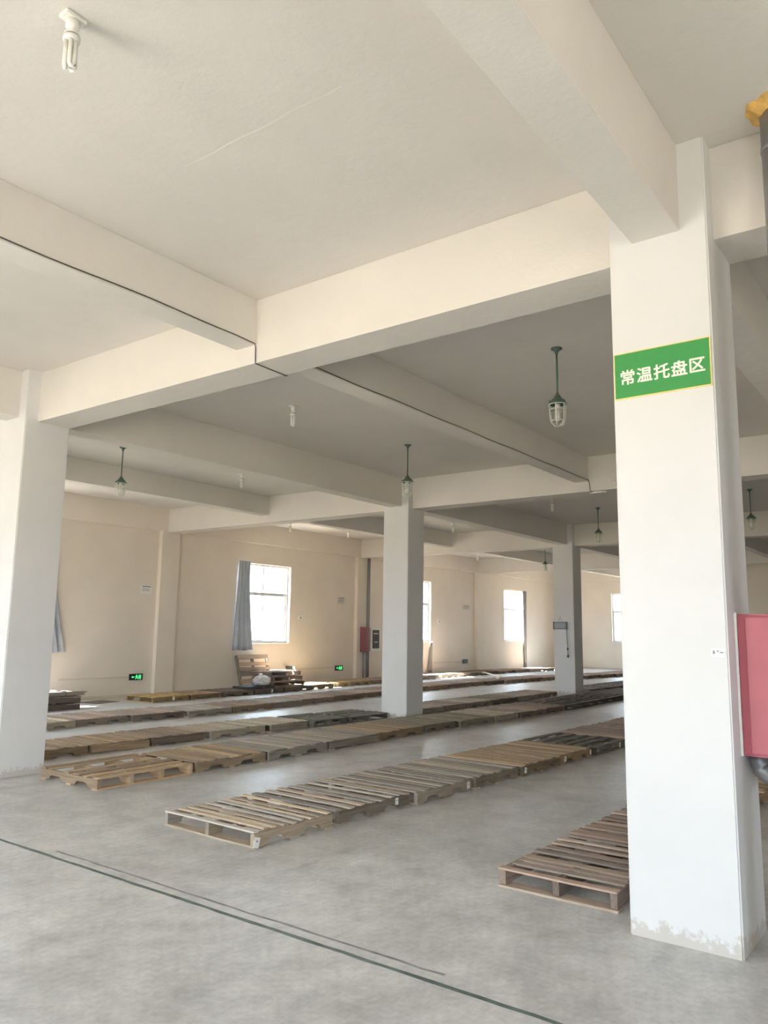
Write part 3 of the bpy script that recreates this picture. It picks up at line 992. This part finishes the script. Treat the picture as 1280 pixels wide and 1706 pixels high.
xb = CX[1] + CW - 0.365
xb2 = CX[2] + CW - 0.365
yc = 4.524 - 0.007
pts = []
for i in range(36):
    x = -2.9 + (xb - 0.012 + 2.9) * i / 35
    pts.append((x, yc, ZSB + 0.018 + 0.006 * math.sin(i * 0.9) - (0.014 if i == 35 else 0)))
pts += [(xb - 0.008, yc - 0.004, ZSB - 0.03), (xb - 0.008, yc - 0.006, ZB + 0.02), (xb - 0.006, yc - 0.006, ZB - 0.006), (xb + 0.18, yc - 0.004, ZB - 0.008), (CX[1] + CW + 0.004, yc, ZB - 0.008), (CX[1] + CW + 0.008, yc, ZB + 0.03), (CX[1] + CW + 0.012, yc, ZSB + 0.005)]
for i in range(1, 30):
    x = CX[1] + CW + 0.02 + (xb2 - 0.012 - CX[1] - CW - 0.02) * i / 29
    pts.append((x, yc, ZSB + 0.015 + 0.004 * math.sin(i * 1.1)))
pts += [(xb2 - 0.010, yc - 0.01, ZSB - 0.03), (xb2 - 0.010, yc - 0.02, ZB + 0.02), (xb2 - 0.006, yc - 0.025, ZB - 0.008), (xb2 + 0.05, yc - 0.03, ZB - 0.01)]
tube_obj('cable', pts, 0.0045, M['cable'], 'black cable clipped along the lower edge of the secondary ceiling beam', 'cable', 6)
lt = empty('tube_fitting', (xb2 + 0.08, 4.44, ZB), 'small white tube fitting under the second beam where the black cable ends', 'lamp')
box_obj('holder', (-0.02, -0.10, -0.025), (0.02, 0.09, 0), M['white_plastic'], lt, 0.004)
bm = bmesh.new()
bm_tube(bm, [(0, -0.16, -0.014), (0, -0.09, -0.014)], 0.012, 10)
put('tube', mesh_of(bm, 'tube', M['tube'], True), lt)
lt = empty('wall_bulb', (xb2, 4.02, 3.66), 'white bulb slanting out of the second beam beside the signed pillar', 'lamp')
bm = bmesh.new()
bm_tube(bm, [(0, 0, 0), (-0.06, 0.025, 0.03)], 0.022, 12)
put('socket', mesh_of(bm, 'socket', M['white_plastic'], True), lt)
bm = bmesh.new()
bm_tube(bm, [(-0.055, 0.022, 0.027), (-0.12, 0.09, 0.075)], 0.017, 12)
put('glass_tube', mesh_of(bm, 'glass_tube', M['tube'], True), lt)

# ------------------------------------------------------------------ green sign on the pillar
sx = CX[1]
sg = empty('hanging_sign', (sx, 1.2315, 2.9105), 'green sign with white lettering on the signed pillar', 'sign')
sg.name = 'sign_board'
box_obj('border', (-0.006, -0.2585, -0.1325), (0.0, 0.2585, 0.1325), M['sign_yellow'], sg, 0.001)
box_obj('panel', (-0.009, -0.2515, -0.1255), (-0.005, 0.2515, 0.1255), M['sign_green'], sg)
for k, ch in enumerate('常温托盘区'):
    cu = bpy.data.curves.new('lettering', 'FONT')
    cu.body = ch
    cu.size = 0.088
    cu.align_x = 'CENTER'
    cu.align_y = 'CENTER'
    cu.extrude = 0.0008
    tmp = bpy.data.objects.new('tmp', cu)
    COL.objects.link(tmp)
    bpy.context.view_layer.update()
    me = bpy.data.meshes.new_from_object(tmp.evaluated_get(bpy.context.evaluated_depsgraph_get()))
    bpy.data.objects.remove(tmp)
    # centre the glyph on its own box
    xs = [v.co.x for v in me.vertices]
    zs = [v.co.y for v in me.vertices]
    cx_, cy_ = (min(xs) + max(xs)) / 2, (min(zs) + max(zs)) / 2
    for v in me.vertices:
        v.co.x -= cx_
        v.co.y -= cy_
    heavy = bmesh.new()
    for q in range(8):           # bold weight: the glyph repeated round a small circle
        a = 2 * math.pi * q / 8
        k0 = len(heavy.verts)
        heavy.from_mesh(me)
        heavy.verts.ensure_lookup_table()
        for v in heavy.verts[k0:]:
            v.co += Vector((0.0019 * math.cos(a), 0.0019 * math.sin(a), 0.00003 * q))
    heavy.to_mesh(me)
    heavy.free()
    me.materials.clear()
    me.materials.append(M['sign_white'])
    o = put('character', me, sg, (-0.0102, 0.181 - k * 0.0925, -0.012))
    o.matrix_local = Matrix.Translation((-0.0102, 0.181 - k * 0.0925, -0.012)) @ Matrix(((0, 0, -1, 0), (-1, 0, 0, 0), (0, 1, 0, 0), (0, 0, 0, 1)))

# sticker
st = empty('sticker', (sx, 1.012, 1.411), 'small white printed sticker on the front of the signed pillar', 'sticker')
box_obj('paper', (-0.002, -0.032, -0.021), (0, 0.032, 0.021), M['paper'], st)
for a, b, z0, z1 in ((0.014, 0.024, -0.006, 0.010), (-0.004, 0.004, 0.004, 0.012), (-0.026, -0.008, -0.002, 0.004)):
    box_obj('printed_mark', (-0.003, a, z0), (-0.002, b, z1), M['print'], st)

# red cabinet on the pillar's right-hand face, elbow and valve below
rc = empty('red_cabinet', (4.30, 0.963, 0.905), 'red painted metal cabinet on the right side of the signed pillar', 'cabinet')
bm = bmesh.new()
bm_box(bm, (0.0, -0.62, 0.0), (0.26, -0.002, 0.70))
bmesh.ops.bevel(bm, geom=[e for e in bm.edges], offset=0.012, segments=3, affect='EDGES')
put('body', mesh_of(bm, 'body', M['red']), rc)
box_obj('door', (-0.012, -0.60, 0.015), (0.0005, -0.05, 0.685), M['red'], rc, 0.005)
bm = bmesh.new()
board_bm(bm, 0.70, 0.012, 0.006, r=random.Random(12), seg=16)
o = put('chipped_edge', mesh_of(bm, 'chipped_edge', M['white_plastic']), rc, (-0.0025, -0.006, 0.35), (0, math.pi / 2, 0))
o['label'] = 'edge of the cabinet where the paint has chipped to white'
el_ = empty('pipe_elbow', (4.42, 0.91, 0.90), 'grey steel pipe elbow with a brass valve under the red cabinet', 'pipe')
bm = bmesh.new()
arc = [(0, 0, 0.003), (0, 0, -0.03)] + [(0, -0.07 + 0.07 * math.cos(t), -0.03 - 0.07 * math.sin(t)) for t in [math.pi / 2 * k / 6 for k in range(1, 7)]] + [(0, -0.10, -0.10)]
bm_tube(bm, arc, 0.042, 16)
put('elbow', mesh_of(bm, 'elbow', M['steel'], True), el_)
bm = bmesh.new()
bm_tube(bm, [(0, -0.09, -0.10), (0, -0.13, -0.10)], 0.05, 16)
bm_tube(bm, [(0, -0.13, -0.10), (0, -0.20, -0.10)], 0.034, 16)
put('valve', mesh_of(bm, 'valve', M['brass'], True), el_)

# riser pipe at the right edge with foam collar at the ceiling
rp = empty('riser_pipe', (4.10, 0.595, 0), 'grey steel riser pipe at the right edge beside the signed pillar', 'pipe')
bm = bmesh.new()
bm_tube(bm, [(0, 0, 0), (0, 0, 1.5), (0, 0, 3), (0, 0, ZC - 0.002)], 0.075, 24)
put('pipe', mesh_of(bm, 'pipe', M['steel'], True), rp)
bm = bmesh.new()
bm_lathe(bm, [(0.079, 3.93), (0.079, 3.95)], 24)
bm_lathe(bm, [(0.078, 1.9), (0.082, 1.91), (0.082, 1.99), (0.078, 2.0)], 24)
put('joint_band', mesh_of(bm, 'joint_band', M['steel'], True), rp)
bm = bmesh.new()
bmesh.ops.create_icosphere(bm, subdivisions=4, radius=1)
for v in bm.verts:
    d = v.co.copy()
    k = 1 + 0.12 * math.sin(7 * d.x + 2) * math.sin(6 * d.y + 1) + 0.08 * math.sin(11 * d.z + 3 * d.x)
    v.co = Vector((d.x * 0.125 * k, d.y * 0.135 * k, min(0.0, d.z * 0.10 * k)))
fo = put('foam_collar', mesh_of(bm, 'foam_collar', M['foam'], False), rp, (0, 0, ZC + 0.03))
fo['label'] = 'lumpy yellow foam packed round the pipe at the ceiling'

# ------------------------------------------------------------------ things on the window wall
def curtain(name, xa0, xa1, xb0, xb1, z0, z1, y, folds, label, mat, depth=0.035):
    """Gathered cloth: top edge xa0..xa1, bottom edge xb0..xb1."""
    bm = bmesh.new()
    NU, NV = folds * 8, 14
    g = {}
    for side in (0, 1):
        for j in range(NV + 1):
            t = j / NV
            tt = t ** 1.3
            l = xa0 + (xb0 - xa0) * tt
            rr = xa1 + (xb1 - xa1) * tt
            for i in range(NU + 1):
                u = i / NU
                amp = depth * (0.6 + 0.5 * t)
                g[side, i, j] = bm.verts.new((l + (rr - l) * u + 0.01 * math.sin(5 * t + 3 * u), y + amp * math.sin(u * folds * 2 * math.pi + 0.8 * math.sin(3 * t)) + (0.006 if side else 0),
                                              z1 + (z0 - z1) * t + 0.01 * math.sin(u * 9) * t))
    for j in range(NV):
        for i in range(NU):
            bm.faces.new((g[0, i, j], g[0, i + 1, j], g[0, i + 1, j + 1], g[0, i, j + 1]))
            bm.faces.new((g[1, i, j], g[1, i, j + 1], g[1, i + 1, j + 1], g[1, i + 1, j]))
        for i in (0, NU):
            bm.faces.new((g[0, i, j], g[0, i, j + 1], g[1, i, j + 1], g[1, i, j]))
    for i in range(NU):
        for j in (0, NV):
            bm.faces.new((g[0, i, j], g[1, i, j], g[1, i + 1, j], g[0, i + 1, j]))
    o = put(name, mesh_of(bm, name, mat, True))
    return tag(o, label, 'curtain')


curtain('curtain', 8.30, 8.62, 8.28, 8.99, 0.97, 3.17, 14.63, 5, 'grey-blue curtain hanging beside the left foreground pillar', M['curtain'])
curtain('curtain', 13.60, 13.98, 13.50, 14.16, 0.95, 3.18, 14.63, 4, 'curtain with pale blue glare painted in, drawn to the left of the brightest window', M['curtain_glare'])
curtain('curtain', 29.30, 29.62, 29.42, 29.54, 0.06, 3.16, 14.64, 3, 'narrow gathered curtain hanging right of the window between the far pillars', M['pole'], 0.02)
curtain('curtain', 22.40, 22.52, 22.28, 22.50, 0.11, 1.13, 14.64, 2, 'narrow grey cloth hanging below the window beside the middle pillar', M['pole'], 0.02)


def exit_sign(x, z, w, h, lit, label, y):
    root = empty('exit_sign', (x, y, z), label, 'sign', 'small exit signs low on the window wall')
    mg = M['exit_glow'] if lit else M['exit_glow_dim']
    box_obj('case', (-w / 2, -0.025, -h / 2), (w / 2, 0, h / 2), M['exit_case'], root, 0.004)
    # arrow to the left
    bm = bmesh.new()
    prism_x(bm, [(-0.36 * w, 0), (-0.26 * w, 0.16 * h), (-0.26 * w, 0.06 * h), (-0.14 * w, 0.06 * h), (-0.14 * w, -0.06 * h), (-0.26 * w, -0.06 * h), (-0.26 * w, -0.16 * h)], -0.027, -0.0245)
    put('arrow', mesh_of(bm, 'arrow', mg), root)
    # running figure: head, trunk, limbs
    bm = bmesh.new()
    cx0 = 0.02 * w
    prism_x(bm, [(cx0 + 0.035 * w * math.cos(t), 0.27 * h + 0.035 * w * math.sin(t)) for t in [2 * math.pi * k / 10 for k in range(10)]], -0.027, -0.0245)

    def limb(a, b, t):
        a, b = Vector((a[0] * w, a[1] * h)), Vector((b[0] * w, b[1] * h))
        nrm = Vector((-(b - a).y, (b - a).x)).normalized() * t * h
        prism_x(bm, [tuple(a + nrm), tuple(a - nrm), tuple(b - nrm), tuple(b + nrm)], -0.027, -0.0245)
    limb((0.02, 0.16), (0.05, -0.08), 0.07)
    limb((0.02, 0.13), (-0.07, 0.02), 0.035)
    limb((0.03, 0.13), (0.11, 0.04), 0.035)
    limb((0.05, -0.08), (-0.03, -0.2), 0.04)
    limb((-0.03, -0.2), (-0.06, -0.32), 0.04)
    limb((0.05, -0.08), (0.12, -0.18), 0.04)
    limb((0.12, -0.18), (0.11, -0.32), 0.04)
    put('running_figure', mesh_of(bm, 'running_figure', mg), root)
    bm = bmesh.new()
    for a0, a1, b0, b1 in ((0.18, 0.36, 0.24, 0.30), (0.18, 0.36, -0.33, -0.27), (0.18, 0.21, -0.27, 0.24), (0.33, 0.36, -0.27, 0.24), (0.24, 0.30, -0.12, 0.12)):
        bm_box(bm, (a0 * w, -0.027, b0 * h), (a1 * w, -0.0245, b1 * h))
    put('doorway', mesh_of(bm, 'doorway', mg), root)
    return root


exit_sign(10.76, 0.415, 0.34, 0.135, True, 'lit green exit sign left of the leaning pallet, the nearest one', YW)
exit_sign(17.66, 0.40, 0.34, 0.14, True, 'lit green exit sign left of the fire cabinet', YW)
exit_sign(24.75, 0.425, 0.34, 0.14, False, 'unlit dark exit sign right of the middle pillar', YW)
for a, b, l in ((8.95, 10.58, 'thin conduit on the wall leading to the nearest exit sign'), (15.62, 17.48, 'thin conduit on the wall leading to the exit sign by the fire cabinet'), (22.7, 24.56, 'thin conduit on the wall leading to the unlit exit sign')):
    o = box_obj('conduit', (a, YW - 0.018, 0.415), (b, YW, 0.435), M['conduit'], None, 0.003)
    tag(o, l, 'conduit')


def notice(x, z, w, h, label, y, dark):
    root = empty('notice', (x, y, z), label, 'notice')
    box_obj('paper', (-w / 2, -0.006, -h / 2), (w / 2, 0, h / 2), M['paper'] if dark else M['conduit'], root, 0.001)
    box_obj('printed_heading', (-w * 0.35, -0.0075, h * 0.28), (w * 0.42, -0.006, h * 0.40), M['print'], root)
    for zz in (0.02, -0.16):
        box_obj('printed_line', (-w * 0.36, -0.0075, h * zz), (w * 0.3, -0.006, h * (zz + 0.06)), M['print'], root)


notice(10.90, 2.32, 0.30, 0.19, 'white notice on the wall left of the brightest window', YW, True)
notice(17.70, 2.33, 0.33, 0.20, 'faint notice on the wall right of the brightest window', YW, False)
notice(24.85, 2.35, 0.5, 0.17, 'faint notice on the wall left of the far window between the pillars', YW, False)
for x, l in ((15.95, 'small white switch box on the wall right of the brightest window'), (22.95, 'small white switch box on the wall right of the middle pillar')):
    o = empty('switch_box', (x, YW, 1.80), l, 'switch')
    box_obj('case', (-0.06, -0.04, -0.07), (0.06, 0, 0.07), M['white_plastic'], o, 0.006)
    box_obj('rocker', (-0.02, -0.046, -0.03), (0.02, -0.038, 0.03), M['print'], o, 0.002)

# riser pipe on the pilaster with the fire cabinet
tube_obj('wall_pipe', [(18.74, 14.49, 0.0), (18.74, 14.49, 1.2), (18.745, 14.49, 2.4), (18.75, 14.49, 3.655)], 0.05, M['grey_pipe'], 'grey riser pipe on the pilaster above the fire cabinet', 'pipe', 12)
pb = bmesh.new()
tube_obj('wall_pipe', [(18.60, 14.53, 0.0), (18.60, 14.53, 0.845)], 0.022, M['grey_pipe'], 'thin grey pipe below the fire cabinet, left of the riser', 'pipe', 10)
pb.free()
fc = empty('fire_cabinet', (19.06, YW, 0.87), 'white framed glass fire cabinet on the wall beside the riser pipe', 'cabinet')
box_obj('case', (-0.23, -0.26, 0.0), (0.26, 0, 0.70), M['white_plastic'], fc, 0.006)
box_obj('glass_door', (-0.15, -0.268, 0.075), (0.18, -0.258, 0.625), M['dark_glass'], fc)
for i, (a, b, z0, z1) in enumerate(((-0.10, 0.12, 0.50, 0.53), (-0.06, 0.10, 0.25, 0.28))):
    box_obj('printed_mark', (a, -0.271, z0), (b, -0.268, z1), M['conduit'], fc)
hb = empty('hose_box', (18.58, YP, 0.85), 'dark red hose box on the pilaster left of the white fire cabinet', 'cabinet')
box_obj('case', (-0.10, -0.20, 0.0), (0.10, 0, 0.73), M['dark_red'], hb, 0.008)
box_obj('door', (-0.08, -0.208, 0.03), (0.08, -0.199, 0.70), M['dark_red'], hb, 0.003)

# bent drain pipe out of the wall
bm = bmesh.new()
pts = [(15.50, YW, 0.48), (15.46, 14.40, 0.48), (15.42, 14.35, 0.47), (15.42, 14.32, 0.44), (15.42, 14.32, 0.20), (15.40, 14.29, 0.165), (15.36, 14.25, 0.155), (15.12, 14.16, 0.155)]
bm_tube(bm, pts, 0.042, 12)
dp = put('drain_pipe', mesh_of(bm, 'drain_pipe', M['grey_pipe'], True))
tag(dp, 'bent grey pipe out of the wall, right of the pallet stack', 'pipe')
bm = bmesh.new()
bm_tube(bm, [(15.16, 14.175, 0.155), (15.08, 14.145, 0.155)], 0.055, 12)
put('flange', mesh_of(bm, 'flange', M['grey_pipe'], True), dp)

# display with a dangling cord on the far pillar
ds = empty('wall_display', (18.33, 8.145, 1.668), 'small grey framed display hanging on the pillar at the centre right', 'display')
box_obj('frame', (-0.035, -0.178, -0.085), (0, 0.178, 0.085), M['frame_grey'], ds, 0.005)
box_obj('screen', (-0.038, -0.145, -0.062), (-0.033, 0.145, 0.062), M['screen'], ds)
for s in (-1, 1):
    box_obj('end_cap', (-0.045, s * 0.165 - 0.016, -0.095), (0, s * 0.165 + 0.016, 0.095), M['frame_grey'], ds, 0.004)
bm = bmesh.new()
bm_tube(bm, [(-0.012, -0.168, -0.09), (-0.014, -0.165, -0.25), (-0.016, -0.178, -0.42), (-0.014, -0.185, -0.55), (-0.014, -0.182, -0.66), (-0.014, -0.19, -0.73)], 0.006, 6)
cd = put('cord', mesh_of(bm, 'cord', M['dark_ring'], True), ds)
bm = bmesh.new()
bm_lathe(bm, [(0.01, -0.60), (0.018, -0.59), (0.018, -0.55), (0.01, -0.54)], 10, (-0.02, -0.186))
bm_lathe(bm, [(0.012, -0.77), (0.024, -0.755), (0.024, -0.725), (0.012, -0.71)], 10, (-0.026, -0.19))
put('plug', mesh_of(bm, 'plug', M['dark_ring'], True), cd)
bm = bmesh.new()
bm_tube(bm, [(-0.008, 0.06, 0.09), (-0.008, -0.005, 0.225), (-0.008, -0.06, 0.09)], 0.003, 6)
put('hanging_wire', mesh_of(bm, 'hanging_wire', M['dark_ring'], True), ds)
